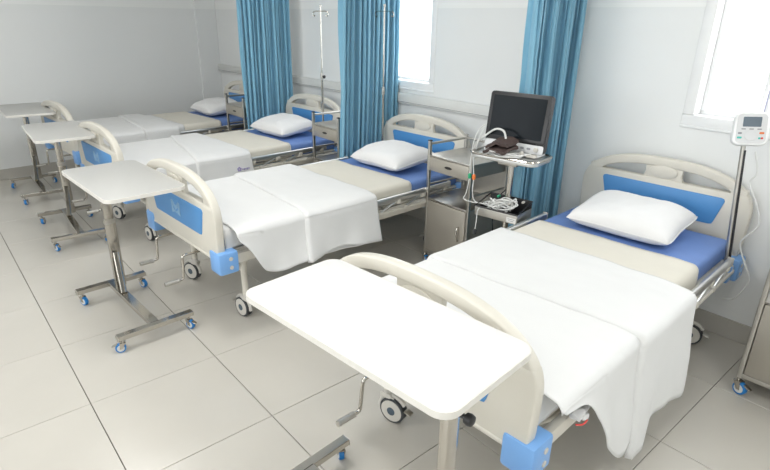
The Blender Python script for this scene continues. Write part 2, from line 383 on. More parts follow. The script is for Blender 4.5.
# ------------------------------------------------------------------ hospital bed
BL, BW = 1.02, .935
def arch(zs, h, n=2.5, half=BW / 2, k=40):
    out = []
    for i in range(k + 1):
        a = PI * i / k; c, s = math.cos(a), math.sin(a)
        out.append((half * math.copysign(abs(c) ** (2 / n), c), zs + h * abs(s) ** (2 / n)))
    return out                                              # right to left
def board(parent, name, ly, z0, top, face):
    """head or foot board standing in the plane y=ly; face=-1/+1 outward side"""
    bm = B(); th = .046; bar = .052
    half = BW / 2 - bar / 2
    bt = top - (.155 if face > 0 else .180); bb = bt - .155; pt = bt + .042
    # one slab up to the slots, its sides following the outer outline of the board
    O = arch(top - .235, .235, 2.5, BW / 2, 60)
    right = [(BW / 2 - .012, z0 + .005), (BW / 2 - .004, z0 + .08)] + [(x, z) for x, z in O if x > 0 and z < pt - .004]
    plate = right + [(-x, z) for x, z in reversed(right)]
    prism(bm, plate, ly - th * .5, ly + th * .5, 'XZ', .007)
    # arched bar over the slots, rooted in the slab
    A = arch(top - .235, .235 - bar / 2, 2.5, half, 60)
    sweep(bm, [(x, ly, z) for x, z in A if z > pt - .035], rrect(bar, th * .975, .009, 3), up=(0, 1, 0))
    for sx in (-1, 1):                                      # rounded slot ends
        prism(bm, [(sx * a, z) for a, z in ((.350, pt - .02), (.43, pt - .02), (.428, pt + .015), (.385, top - .088), (.362, top - .076), (.352, pt + .012))], ly - th * .48, ly + th * .48, 'XZ', .003)
    # lower lip
    box(bm, (0, ly, z0 + .012), (BW - .03, th * 1.12, .022), .008)
    # boss joining plate and arch
    prism(bm, [(-.115, pt - .02), (.115, pt - .02), (.098, pt + .02), (.104, top - .03), (-.104, top - .03), (-.098, pt + .02)], ly - th * .34, ly + th * .34, 'XZ', .005)
    o = obj(name, bm, 'cream', parent, angle=45)
    # blue panel on both faces: a trapezoid, wider at the top
    for s in (-1, 1):
        bm = B(); prism(bm, [(-.30, bb + .004), (-.285, bb), (.285, bb), (.30, bb + .004), (.306, bb + .018), (.338, bt - .016), (.332, bt - .004), (.318, bt), (-.318, bt), (-.332, bt - .004), (-.338, bt - .016), (-.306, bb + .018)], ly + s * th * .44, ly + s * (th * .5 + .005), 'XZ', .003)
        obj('panel', bm, 'blue', o)
        bm = B(); prism(bm, [(.078 * math.cos(2 * PI * k / 24), (top + pt) / 2 - .022 + .036 * math.sin(2 * PI * k / 24)) for k in range(24)], ly + s * th * .3, ly + s * (th * .34 + .008), 'XZ', .005)
        obj('oval_boss', bm, 'cream', o)
    if face < 0:                                            # pale emblem on the outward face of the foot panel
        bm = B(); y0 = ly - th * .5 - .004; zc = (bt + bb) / 2 + .005
        for pts in ([(-.055, -.042), (-.03, -.036), (-.034, .04), (-.06, .034)], [(.055, -.042), (.03, -.036), (.034, .04), (.06, .034)], [(-.03, .035), (-.012, .015), (.012, .015), (.03, .035), (.03, .005), (.0, -.016), (-.03, .005)], [(-.03, -.036), (-.012, -.028), (.0, -.036), (.012, -.028), (.03, -.036), (.03, -.012), (.0, -.024), (-.03, -.012)]):
            prism(bm, [(x, zc + z) for x, z in pts], y0, y0 - .0025, 'XZ')
        obj('emblem', bm, 'emblem', o)
    return o
BED_GROUP = None
def make_bed():
    t = thing('hospital_bed', 'x', 'bed')
    board(t, 'headboard', BL, .50, .965, 1)
    board(t, 'footboard', -BL, .455, .905, -1)
    bm = B()
    for s in (-1, 1): box(bm, (s * .452, 0, .455), (.032, 1.98, .055), .005)
    for s in (-1, 1): box(bm, (0, s * .985, .45), (.90, .035, .05), .005)
    for y in (-.55, 0, .45): box(bm, (0, y, .452), (.88, .04, .03), .004)
    obj('bed_frame', bm, 'frame', t)
    bm = B()
    for y0, y1 in ((-.965, -.30), (-.29, .16), (.17, .965)): box(bm, (0, (y0 + y1) / 2, .490), (.85, y1 - y0, .018), .004)
    obj('mattress_deck', bm, 'frame', t)
    for sx in (-1, 1):
        for sy in (-1, 1):
            bm = B()                                        # bent tube leg coming out from under the side beam
            tube(bm, smooth_path([(sx * .44, sy * .68, .435), (sx * .40, sy * .76, .425), (sx * .35, sy * .82, .39), (sx * .335, sy * .835, .32), (sx * .335, sy * .835, .16)], 5), .018, 12)
            obj('leg', bm, 'frame', t)
            add_caster(t, 'bed', sx * .335, sy * .835, R(185 if sx > 0 else 200) if sy < 0 else R(215), 0)
            bm = B(); q = [(-.055, -.055), (.05, -.055), (.055, -.05), (.055, .06), (-.055, .06)]
            vs = box(bm, (sx * .435, sy * .995, .452), (.115, .115, .125), .014)
            k = obj('corner_bumper', bm, 'bumper', t)
            for dz in (.025, -.025):
                bm = B(); cyl(bm, (sx * .491, sy * .985, .452 + dz), (sx * .4955, sy * .985, .452 + dz), .011, 12); obj('bolt', bm, 'greyplastic', k)
    for sy in (-1, 1):
        bm = B(); tube(bm, [(-.335, sy * .835, .31), (.335, sy * .835, .31)], .014, 10); obj('cross_tube', bm, 'frame', t)
    # folded guard rails along both sides
    for sx, y0, y1, zb in ((1, -.45, .79, .552), (-1, -.62, .60, .588)):
        bm = B(); sweep(bm, [(sx * .474, y0, zb), (sx * .474, y1, zb)], rrect(.028, .044, .013), up=(0, 0, 1)); g = obj('guard_rail', bm, 'alu', t)
        bm = B(); sweep(bm, [(sx * .474, y0 - .1, .468), (sx * .474, y1 + .1, .468)], rrect(.02, .022, .005)); obj('lower_bar', bm, 'frame', g)
        n = 5
        for k in range(n):
            yy = y0 + .06 + (y1 - y0 - .28) * k / (n - 1)
            bm = B(); tube(bm, [(sx * .476, yy, .478), (sx * .476, yy + .17, zb - .014)], .008, 8); obj('folded_post', bm, 'alu', g)
            bm = B(); box(bm, (sx * .476, yy + .175, zb - .022), (.028, .038, .034), .007); obj('hinge_block', bm, 'cream', g)
            bm = B(); box(bm, (sx * .478, yy, .474), (.022, .03, .03), .006); obj('hinge_block', bm, 'cream', g)
        for y in (y0, y1):
            bm = B(); box(bm, (sx * .474, y, zb), (.031, .008, .047), .003); obj('end_cap', bm, 'greyplastic', g)
    # two winding cranks below the foot board
    for lx in (-.18, .18):
        bm = B(); tube(bm, smooth_path([(0, .19, 0), (0, .07, 0), (0, .02, 0), (0, .002, -.010), (-.003, 0, -.05), (-.01, -.003, -.13), (-.011, -.012, -.145), (-.011, -.04, -.147)], 4), .0075, 10)
        c = obj('crank', bm, 'chrome', t, (lx, -1.12, .43))
        bm = B(); tube(bm, smooth_path([(-.011, -.03, -.147), (-.012, -.045, -.147), (-.013, -.095, -.148), (-.013, -.110, -.148)], 3), .0125, 12); obj('crank_handle', bm, 'steel', c)
        bm = B(); box(bm, (lx, -.955, .43), (.05, .03, .045), .005); obj('crank_bearing', bm, 'frame', t)
    for lx in (-.18, .18):
        bm = B(); lathe(bm, [(.015, -.3), (.015, .3)], (lx, -.6, .43), 'Y', 10); obj('lift_spindle', bm, 'frame', t)
    return t
BEDS = [(3.626, 1.845, 3.0), (1.772, 1.745, 2.5), (.225, 1.72, 3.1), (-1.205, 1.72, 4.6)]
LB = ['cream and blue hospital bed with the infusion pump pole at its head',
      'cream and blue hospital bed with both winding cranks fully in view at its foot',
      'cream and blue hospital bed with a small purple print on its white sheet',
      'cream and blue hospital bed right beside the bare wall']
bed0 = make_bed(); beds = []
for i, (x, y, a) in enumerate(BEDS):
    b = bed0 if i == 0 else copy_tree(bed0)
    b.location = (x, y, 0); b.rotation_euler = (0, 0, R(a)); b['label'] = LB[i]; b['category'] = 'bed'; b['group'] = 'hospital beds along the wall'; beds.append(b)
for c in beds[0].children:                                  # this bed's wheels are swivelled the other way and one crank is folded in
    if c.name.startswith('caster'): c.rotation_euler.z = R(12) if c.location.y < 0 else R(10)
    if c.name.startswith('crank') and 'bearing' not in c.name and c.location.x > 0: c.location.y += .36; c.rotation_euler.y = R(-90)
def place(o, i, dz=0):
    x, y, a = BEDS[i]; o.location = (x, y, dz); o.rotation_euler = (0, 0, R(a)); return o
def bed_pt(i, lx, ly, z):
    x, y, a = BEDS[i]; a = R(a); return Vector((x + lx * math.cos(a) - ly * math.sin(a), y + lx * math.sin(a) + ly * math.cos(a), z))

# ------------------------------------------------------------------ bedding
MT, MW = .612, .42
ONBED = ['on the bed with the infusion pump pole', 'on the bed beside the steel cabinet and monitor', 'on the bed with the purple-printed sheet', 'on the bed by the bare wall']
def cloth(name, ly0, ly1, ny, sec, m, parent=None, thick=.004, nx=None):
    """sec(v, ly) -> list of (x, z) across the bed; one row per v in 0..1"""
    bm = B(); rows = []
    for j in range(ny + 1):
        v = j / ny; rows.append([bm.verts.new(p) for p in sec(v)])
    for a, b in zip(rows, rows[1:]):
        for k in range(len(a) - 1): bm.faces.new((a[k], a[k + 1], b[k + 1], b[k]))
    bmesh.ops.recalc_face_normals(bm, faces=bm.faces[:])
    if sum(f.normal.z for f in bm.faces) < 0: bmesh.ops.reverse_faces(bm, faces=bm.faces[:])
    o = obj(name, bm, m, parent, angle=80, recalc=False)
    s = o.modifiers.new('thickness', 'SOLIDIFY'); s.thickness = thick; s.offset = 1
    return o
def profile(wl, wr, top, dl, dr, r=.022, nl=5, nt=26, nr=14, edge=.0):
    """points across: left hem, over the top, right hem; (x, z, hang fraction right, hang fraction left)"""
    P = []
    for k in range(nl): P.append((-wl, top - dl + (dl - r) * k / nl, 0, 1 - k / nl))
    for k in range(5): a = R(180 - 90 * k / 4); P.append((-wl + r + r * math.cos(a), top - r + r * math.sin(a), 0, 0))
    for k in range(1, nt): P.append((-wl + r + (wl + wr - 2 * r) * k / nt, top, 0, 0))
    for k in range(6): a = R(90 - 90 * k / 5); P.append((wr - r + r * math.cos(a), top - r + r * math.sin(a), 0, 0))
    for k in range(1, nr + 1): P.append((wr, top - r - (dr - r) * k / nr, k / nr, 0))
    return P
def lerp_tab(tab, x):
    """smooth curve through (x, value) pairs, kept between its neighbours"""
    if x <= tab[0][0]: return tab[0][1]
    n = len(tab)
    sl = [(tab[k + 1][1] - tab[k][1]) / (tab[k + 1][0] - tab[k][0]) for k in range(n - 1)]
    tg = [sl[0]] + [0 if a * b <= 0 else 2 * a * b / (a + b) for a, b in zip(sl, sl[1:])] + [sl[-1]]
    for k in range(n - 1):
        a, p = tab[k]; b, q = tab[k + 1]
        if x <= b:
            h = b - a; t = (x - a) / h
            return p * (2 * t ** 3 - 3 * t * t + 1) + q * (3 * t * t - 2 * t ** 3) + h * tg[k] * (t ** 3 - 2 * t * t + t) + h * tg[k + 1] * (t ** 3 - t * t)
    return tab[-1][1]
def nz(x, y, z, s): return noise.noise(Vector((x * s, y * s, z * s)))
# hem height tables on the open (right) side: (ly, z of the hem)
HEM = [[(-.945, .585), (-.84, .57), (-.70, .44), (-.56, .24), (-.47, .165), (-.43, .165), (-.38, .20), (-.1, .22), (.12, .18)],
       [(-.965, .585), (-.90, .52), (-.79, .36), (-.70, .335), (-.5, .35), (.05, .33)],
       [(-.965, .47), (-.5, .46), (0, .45)],
       [(-.965, .50), (-.5, .50), (-.05, .50)]]
HEMF = [[(-.44, .13), (-.425, .115), (-.285, .112), (-.275, .21), (-.1, .205), (.05, .18), (.12, .19)],
        [(-.54, .335), (-.45, .35), (-.3, .375), (-.1, .345), (.05, .325)],
        [(-.52, .455), (0, .445)], [(-.45, .49), (0, .485)]]
HEADEDGE = [.105, .022, -.03, -.09]
FOLD = [(-.46, -.40), (-.435, -.515), (-.27, -.49), (-.30, -.42)]        # fold line: ly at the left edge, at the right edge
for i in range(4):
    # blue mattress
    bm = B(); box(bm, (0, -.01, (.499 + MT) / 2), (MW * 2, 1.93, MT - .499), .028, seg=4)
    mt = tag(place(obj('mattress', bm, 'mattress'), i), 'blue wipe-clean mattress ' + ONBED[i], 'mattress', 'blue mattresses')
    # cream draw sheet
    se = i
    def sec(v, i=i):
        ly = -.62 + v * 1.05; ln = []
        for x, z, h, hl in profile(MW + .006, MW + .008, MT + .006, .09, .105 + .006 * math.sin(9 * v), .03, 4, 26, 6):
            n = .0035 * nz(x + i * 7, ly, 0, 5) + .002 * nz(x, ly + i * 3, 1, 14)
            ln.append((x + h * (.006 + .006 * nz(ly, i, 2, 7)), ly + .02 * x + .012 * nz(x, i, 9, 3), z + (n + .003 if not h and not hl else 0)))
        return ln
    tag(place(cloth('draw_sheet', 0, 0, 44, sec, 'creamcloth'), i), 'cream draw sheet tucked across the mattress ' + ONBED[i], 'sheet', 'cream draw sheets')
    # white under sheet wrapping the foot half
    def sec(v, i=i):
        ly = -.982 + v * 1.0; ln = []
        for x, z, h, hl in profile(MW + .011, MW + .012, MT + .012, .10, .10 + .012 * math.sin(14 * v + i), .03, 4, 26, 6):
            e = max(0, 1 - v * 26)
            n = .005 * nz(x + i * 5, ly, 3, 6) + .003 * nz(x, ly + i, 4, 17)
            ln.append((x + h * .008 * nz(ly, i, 5, 9), ly, z - e * .03 + (n if not h and not hl else 0)))
        return ln
    us = tag(place(cloth('under_sheet', 0, 0, 40, sec, 'white'), i), 'white under sheet at the foot ' + ONBED[i], 'sheet', 'white under sheets')
    if i == 0:                                              # knotted corner with a red thread sticking out beside the frame
        bm = B()
        for k, (x, y, z, sz, rr_) in enumerate(((.492, -.80, .508, (.034, .05, .026), 12), (.497, -.775, .494, (.03, .04, .022), -20), (.488, -.74, .498, (.026, .05, .018), 25))):
            vs = box(bm, (0, 0, 0), sz, .008, Matrix.Rotation(R(rr_), 3, 'X'), 3)
            for v in vs: v.co += Vector((.006 * nz(v.co.x, v.co.y + k, v.co.z, 60), .006 * nz(v.co.y, v.co.z, k, 60), .008 * nz(v.co.z, v.co.x + k, 1, 60))) + Vector((x, y, z))
        kn = obj('knotted_corner', bm, 'white', us)
        bm = B(); tube(bm, smooth_path([(.502, -.825, .486), (.514, -.80, .480), (.513, -.77, .480)], 4), .003, 6); obj('red_thread', bm, 'red', kn)
    # white top sheet hanging over the open side
    def sec(v, i=i):
        f0, f1 = -.945 + .0, HEADEDGE[i]; ln = []
        ly = f0 + v * (f1 - f0)
        hem = lerp_tab(HEM[i], ly); top = MT + .020
        for x, z, h, hl in profile(.468, .505, top, .10, top - hem, .03, 5, 30, 18):
            d = h * (top - hem)
            wv = (.010 * math.sin(ly * 15 + i * 2 + 1.2 * h) + .004 * math.sin(ly * 37 + i)) * h * min(1, d / .25)
            fl = .035 * h * min(1, d / .3)
            n = .006 * nz(x + i * 3, ly, 6, 5) + .0028 * nz(x, ly + i * 2, 7, 15)
            zz = z + n * min(1, max(0, (.50 - x) / .09)) * min(1, max(0, (x + .46) / .06))
            if x > MW and not h: zz -= .012 * (x - MW) / .08
            yy = ly + .018 * h * math.sin(5 * ly + i) + .01 * nz(x, i, 8, 3) * (1 if v > .98 else 0)
            ln.append((x + wv + fl, yy, zz))
        return ln
    ts = tag(place(cloth('top_sheet', 0, 0, 90, sec, 'white'), i), ['white top sheet hanging almost to the floor over the bed with the pump pole', 'white top sheet hanging to mid height with a pointed corner near the winding cranks', 'white top sheet with a small purple print at its hem', 'smooth white top sheet spread on the bed by the bare wall'][i], 'sheet', 'white top sheets')
    def sec(v, i=i):
        ln = []; top = MT + .030
        P0 = profile(.472, .526, top, .10, .2, .03, 5, 30, 18); ne = len(P0)
        for k, (x, z, h, hl) in enumerate(P0):
            u = min(1, max(0, (x + .47) / .98)); fa = FOLD[i][0] + (FOLD[i][1] - FOLD[i][0]) * u
            ly = fa + v * (HEADEDGE[i] + .004 - fa)
            hem = lerp_tab(HEMF[i], ly)
            if h: z = top - .03 - (top - .03 - hem) * h
            d = top - z
            wv = (.010 * math.sin(ly * 15 + i * 2 + 1.2 * h) + .004 * math.sin(ly * 37 + i)) * h * min(1, d / .25)
            fl = .035 * h * min(1, d / .3)
            n = .006 * nz(x + i * 3, ly, 6, 5) + .003 * nz(x, ly + i * 2, 7, 15)
            zz = z + n * min(1, max(0, (.50 - x) / .09)) * min(1, max(0, (x + .46) / .06)) - (.014 if v == 0 and not h else 0) + .004 * math.exp(-(v * 14 - 1) ** 2)
            if x > MW and not h: zz -= .012 * (x - MW) / .08
            ln.append((x + wv + fl - (.024 * min(1, max(0, (x - .46) / .05)) if v == 0 else 0), ly + .018 * h * math.sin(5 * ly + i), zz))
        return ln
    tb = cloth('turned_back_layer', 0, 0, 50, sec, 'white', ts)
    if i == 2:                                              # purple flower and squiggle printed near the hem
        bm = B(); yy, zz = -.15, .512; xx = .0025 + .004 + max(min((v.co for v in tb.data.vertices if v.co.x > .45), key=lambda c: (c.y - yy - d) ** 2 + (c.z - zz) ** 2).x for d in (-.02, 0, .04, .08))
        for a in range(5):
            t = R(90 + 72 * a); c = (yy + .013 * math.cos(t), zz + .013 * math.sin(t)); vs = [bm.verts.new((xx, c[0] + .008 * math.cos(R(45 * k)), c[1] + .008 * math.sin(R(45 * k)))) for k in range(8)]
            r = bmesh.ops.extrude_face_region(bm, geom=[bm.faces.new(vs)]); bmesh.ops.translate(bm, verts=[g for g in r['geom'] if isinstance(g, bmesh.types.BMVert)], vec=(.002, 0, 0))
        for k in range(5): box(bm, (xx, yy + .032 + .014 * k, zz - .004 - .002 * (k % 2)), (.002, .009, .016 if k % 2 else .011))
        obj('purple_print', bm, 'purple', ts)
# pillows
def pillow(i, lx, ly, rz, tilt):
    bm = B(); a, b, h = .282, .214, .086; N = 30; g = {}
    for s in (1, -1):
        for p in range(N + 1):
            for q in range(N + 1):
                u, v = -1 + 2 * p / N, -1 + 2 * q / N
                ed = (1 - abs(u) ** 3.2) * (1 - abs(v) ** 3.2)
                if s < 0 and ed < 1e-9: g[(s, p, q)] = g[(1, p, q)]; continue
                pin = 1 - .085 * (1 - abs(v) ** 2) * abs(u) ** 6 * 0 - .07 * (abs(u) ** 3) * (1 - v * v) ** 1; pin2 = 1 - .10 * (abs(v) ** 3) * (1 - u * u); rc = 1 - .055 * (abs(u) * abs(v)) ** 5; pin *= rc; pin2 *= rc
                z = s * h * max(0, ed) ** .5 * (1 + .13 * nz(u + i * 4, v, 1, 1.7)) + (.006 * nz(u * 2 + i, v * 2, 2, 2.6) * ed if s > 0 else 0)
                if s < 0: z *= .75
                g[(s, p, q)] = bm.verts.new((u * a * pin, v * b * pin2, z + .01 * nz(u, v, i, 1.3)))
    for s in (1, -1):
        for p in range(N):
            for q in range(N):
                f = [g[(s, p, q)], g[(s, p + 1, q)], g[(s, p + 1, q + 1)], g[(s, p, q + 1)]]
                if len(set(f)) == 4: bm.faces.new(f if s > 0 else f[::-1])
    o = obj('pillow', bm, 'pillow', angle=100)
    o.rotation_mode = 'XYZ'; o.location = bed_pt(i, lx, ly, MT + .082); o.rotation_euler = (R(tilt), 0, R(BEDS[i][2] + rz))
    # a seam ring as a part
    bm = B(); ring = []
    for k in range(72):
        t = 2 * PI * k / 72; c, s_ = math.cos(t), math.sin(t); m_ = max(abs(c), abs(s_)); u, v = c / m_, s_ / m_
        rc = 1 - .055 * (abs(u) * abs(v)) ** 5; ring.append((u * a * rc * (1 - .07 * abs(u) ** 3 * (1 - v * v)), v * b * rc * (1 - .10 * abs(v) ** 3 * (1 - u * u)), .01 * nz(u, v, i, 1.3)))
    tube(bm, ring, .0032, 6, True); obj('piped_seam', bm, 'pillow', o)
    return tag(o, ['plump white pillow at the bed with the pump pole', 'white pillow leaning at the headboard beside the steel cabinet and monitor', 'white pillow just beyond the curtain, on the bed with purple-printed sheet', 'white pillow on the bed by the bare wall'][i], 'pillow', 'white pillows')
for i, a in enumerate(((-.005, .665, 1, 7), (.0, .665, -2, 7), (-.02, .665, 2, 7), (-.06, .66, -3, 7))): pillow(i, *a)

# ------------------------------------------------------------------ overbed tables
def make_table(name_label, x, y, rz, H, TL, TW, dx, dy, lam):
    """x,y = centre of the wheeled base; dx,dy = offset of the top from it, in the table's own axes"""
    t = thing('overbed_table', name_label, 'table', (x, y, 0), R(rz), 'overbed tables at the bed feet')
    bm = B(); o = [(a + dx, b + dy) for a, b in rrect(TL * 2, TW * 2, .045, 6)]; prism(bm, o, H - .022, H, 'XY', .004); top = obj('tabletop', bm, lam, t, angle=30)
    bm = B(); e = [(px + dx, py + dy, H - .011) for px, py in rrect(TL * 2 + .001, TW * 2 + .001, .0455, 6)]; sweep(bm, e, [(-.002, -.010), (.002, -.010), (.002, .009), (-.002, .009)], True); obj('edge_band', bm, 'edge', top)
    cx, cy = -.322, .045                                              # column near one short end
    bm = B(); box(bm, (cx + .21, cy, H - .030), (.42, .05, .014), .003); box(bm, (cx, cy, H - .035), (.09, .12, .010), .002); obj('support_bar', bm, 'chrome', t)
    bm = B(); sweep(bm, [(cx, cy, .07), (cx, cy, .50)], rrect(.060, .034, .003, 2)); obj('column', bm, 'chrome', t)
    bm = B(); sweep(bm, [(cx, cy, .50), (cx, cy, H - .035)], rrect(.050, .027, .003, 2)); obj('inner_column', bm, 'chrome', t)
    bm = B(); sweep(bm, [(cx, cy, .485), (cx, cy, .515)], rrect(.063, .037, .003, 2)); obj('collar', bm, 'steel', t)
    bm = B(); sweep(bm, [(cx + .028, cy * .9, .30), (cx + .20, 0, .105)], rrect(.018, .034, .003), up=(0, 1, 0)); obj('brace', bm, 'chrome', t)
    bm = B(); sweep(bm, [(-.33, 0, .09), (.33, 0, .09)], rrect(.05, .028, .002, 1)); obj('base_bar', bm, 'chrome', t)
    for sx in (-1, 1):
        bm = B(); sweep(bm, [(sx * .345, -.205, .09), (sx * .345, .205, .09)], rrect(.040, .028, .002, 1)); f = obj('foot_bar', bm, 'chrome', t)
        for sy in (-1, 1):
            bm = B(); box(bm, (sx * .345, sy * .2065, .09), (.043, .004, .029), .001); obj('end_plug', bm, 'steel', f)
        for sy in (-1, 1): add_caster(t, 'table', sx * .345, sy * .18, R(random.choice((20, 150, 250, 330))), 0, brake=(sx > 0))
    bm = B(); tube(bm, [(cx - .02, cy, H - .10), (cx - .05, cy, H - .10)], .007, 8); lathe(bm, [(.008, -.068), (.014, -.065), (.016, -.056), (.014, -.046), (.008, -.043)], (cx, cy, H - .10), 'X', 16); k = obj('clamp_knob', bm, 'knob', t)
    bm = B(); tube(bm, [(cx - .035, cy - .01, H - .075), (cx - .04, cy - .07, H - .078)], .005, 8); box(bm, (cx - .035, cy - .03, H - .068), (.03, .07, .006), .002); obj('release_lever', bm, 'chrome', k)
    return t
make_table('overbed table with the broad bright white top reaching over the pump-pole bed foot', 3.775, .535, 185.4, .88, .40, .19, -.004, -.016, 'laminate')
make_table('grey-topped overbed table beside the bed with both winding cranks in view', 1.704, .412, 3.0, .845, .372, .202, .014, .05, 'laminate_grey')
make_table('grey-topped overbed table standing between two like it, at the purple-print bed', .01, .47, -2.7, .84, .382, .196, .01, .025, 'laminate_grey')
make_table('grey-topped overbed table last of the row, by the bare wall', -1.35, .475, -.9, .83, .382, .195, .0, .02, 'laminate_grey')

# ------------------------------------------------------------------ bedside cabinets
def make_cabinet(x, y, rz, label):
    """x,y = front left corner; front faces -y"""
    t = thing('bedside_cabinet', label, 'cabinet', (x, y, 0), R(rz), 'stainless bedside cabinets')
    W_, D_ = .405, .385; p = .022
    for px, pt in ((p / 2, .905), (W_ - p / 2, .905)):
        for py in (p / 2, D_ - p / 2):
            bm = B(); sweep(bm, [(px, py, .085), (px, py, pt)], rrect(p, p, .004)); o = obj('post', bm, 'steel', t)
            bm = B(); box(bm, (px, py, pt + .003), (p + .003, p + .003, .008), .003); obj('post_cap', bm, 'rubber' if py < .1 else 'steel', o)
    for px in (p / 2, W_ - p / 2):
        bm = B(); tube(bm, [(px, p, .885), (px, D_ - p, .885)], .009, 10); obj('top_rail', bm, 'steel', t)
    bm = B(); tube(bm, [(p, D_ - p / 2, .885), (W_ - p, D_ - p / 2, .885)], .009, 10); obj('top_rail', bm, 'steel', t)
    bm = B(); box(bm, (W_ / 2, D_ / 2, .808), (W_ - .004, D_ - .004, .012), .003); obj('top_panel', bm, 'steel', t)
    # drawer under the top
    bm = B(); box(bm, (W_ / 2, D_ / 2 + .008, .755), (W_ - .05, D_ - .03, .085)); d = obj('drawer_box', bm, 'sheetsteel', t)
    bm = B(); box(bm, (W_ / 2, .006, .753), (W_ - 2 * p - .004, .014, .094), .003); d = obj('drawer', bm, 'sheetsteel', t)
    bm = B(); lathe(bm, [(.002, -.003), (.03, -.004), (.034, -.001), (.034, .002)], (0, 0, 0), 'Y', 20); xform(bm, Matrix.Diagonal((1, 1, .28, 1))); bmesh.ops.translate(bm, verts=bm.verts[:], vec=(W_ / 2, -.001, .755)); obj('recessed_pull', bm, 'black', d)
    # open shelf above the cupboard, with side rails
    bm = B(); box(bm, (W_ / 2, D_ / 2, .50), (W_ - .006, D_ - .006, .014), .003); obj('shelf', bm, 'steel', t)
    for px in (p / 2, W_ - p / 2):
        bm = B(); tube(bm, [(px, p, .60), (px, D_ - p, .60)], .007, 8); obj('shelf_rail', bm, 'steel', t)
    bm = B(); box(bm, (W_ / 2, D_ - .008, .655), (W_ - 2 * p, .006, .30)); obj('back_panel', bm, 'steel', t)
    # cupboard
    bm = B()
    for px in (.006, W_ - .006): box(bm, (px, D_ / 2, .30), (.008, D_ - 2 * p, .39))
    box(bm, (W_ / 2, D_ - .008, .30), (W_ - 2 * p, .008, .39)); box(bm, (W_ / 2, D_ / 2, .106), (W_ - .006, D_ - .006, .012)); obj('cupboard', bm, 'sheetsteel', t)
    bm = B(); box(bm, (W_ / 2, .007, .302), (W_ - 2 * p - .006, .014, .376), .003); d = obj('door', bm, 'sheetsteel', t)
    bm = B(); tube(bm, smooth_path([(W_ - .075, .0, .375), (W_ - .075, -.016, .365), (W_ - .075, -.022, .33), (W_ - .075, -.016, .285), (W_ - .075, .0, .275)], 4), .006, 8); obj('handle', bm, 'chrome', d)
    bm = B(); box(bm, (W_ / 2, .011, .100), (W_ - .01, .02, .022), .003); obj('plinth_bar', bm, 'steel', t)
    for k, (px, py) in enumerate(((p / 2, p / 2), (W_ - p / 2, p / 2), (p / 2, D_ - p / 2), (W_ - p / 2, D_ - p / 2))): add_caster(t, 'cabinet', px, py, R((-20, 200, 60, 120)[k]), 0, brake=(k < 2))
    return t
make_cabinet(2.228, 2.30, -1, 'stainless bedside cabinet next to the monitor stand')
make_cabinet(.762, 2.325, -1, 'stainless bedside cabinet half hidden by the middle blue curtain')
make_cabinet(-.757, 2.235, 0, 'stainless bedside cabinet peeping out from behind the curtain, by the bare-wall bed')
make_cabinet(4.272, 2.42, 1, 'stainless bedside cabinet standing under the bright window by the pump pole')

# ------------------------------------------------------------------ curtains
def curtain(xc, y0, y1, label, seed, wide=0., amp=.040):
    rnd = random.Random(seed); t = thing('curtain', label, 'curtain', (xc, (y0 + y1) / 2, 0), 0, 'blue privacy curtains')
    bm = B(); nf = 12; NU, NV = nf * 14, 44; ph = [rnd.uniform(-1, 1) for _ in range(nf + 2)]; am = [rnd.uniform(.45, 1.25) for _ in range(nf + 2)]
    z0, z1 = .13, CEIL - .06; L = y1 - y0; rows = []
    for j in range(NV + 1):
        v = j / NV; z = z0 + (z1 - z0) * v; row = []
        for k in range(NU + 1):
            u = k / NU; f = u * nf; i0 = int(min(f, nf - 1e-6)); fr = f - i0; sm = fr * fr * (3 - 2 * fr)
            A = amp * (am[i0] * (1 - sm) + am[i0 + 1] * sm) * (1 + .15 * (1 - v)); pw = ph[i0] * (1 - sm) + ph[i0 + 1] * sm
            drift = .45 * noise.noise(Vector((u * 4, z * .8, seed)))
            a = 2 * PI * (f + .25 * pw) + drift * 3.0
            x = A * math.sin(a) + .009 * math.sin(2.3 * a + seed) + .012 * noise.noise(Vector((u * 2.2, z * .8, seed + 5))) + .006 * noise.noise(Vector((u * 26, z * 1.6, seed + 8)))
            y = -L / 2 + L * u + .018 * math.sin(2 * a + .6) + wide * (1 - v) * (u - 1) * .25
            row.append(bm.verts.new((x, y, z)))
        rows.append(row)
    for a, b in zip(rows, rows[1:]):
        for k in range(NU): bm.faces.new((a[k], a[k + 1], b[k + 1], b[k]))
    o = obj('fabric', bm, 'curtain', t, angle=120); s = o.modifiers.new('t', 'SOLIDIFY'); s.thickness = .003; s.offset = 0
    bm = B(); sweep(bm, [(0, -1.8, CEIL - .02), (0, YW - (y0 + y1) / 2 - .005, CEIL - .02)], rrect(.03, .04, .004)); tr_ = obj('ceiling_track', bm, 'alu', t)
    for k in range(nf + 1):
        bm = B(); ring = [(.012 * math.cos(R(q * 30)), -L / 2 + L * k / nf, CEIL - .05 + .012 * math.sin(R(q * 30))) for q in range(12)]; tube(bm, ring, .0018, 6, True); obj('glider', bm, 'white_pvc', tr_)
    return t
curtain(-.315, 2.25, 2.77, 'blue pleated curtain beside the bare-wall bed', 3, amp=.027)
curtain(1.222, 2.36, 2.92, 'blue pleated curtain with an infusion stand pole in front and window behind', 11, wide=.35, amp=.034)
curtain(2.895, 2.39, 2.90, 'blue pleated curtain behind the black patient monitor', 23)

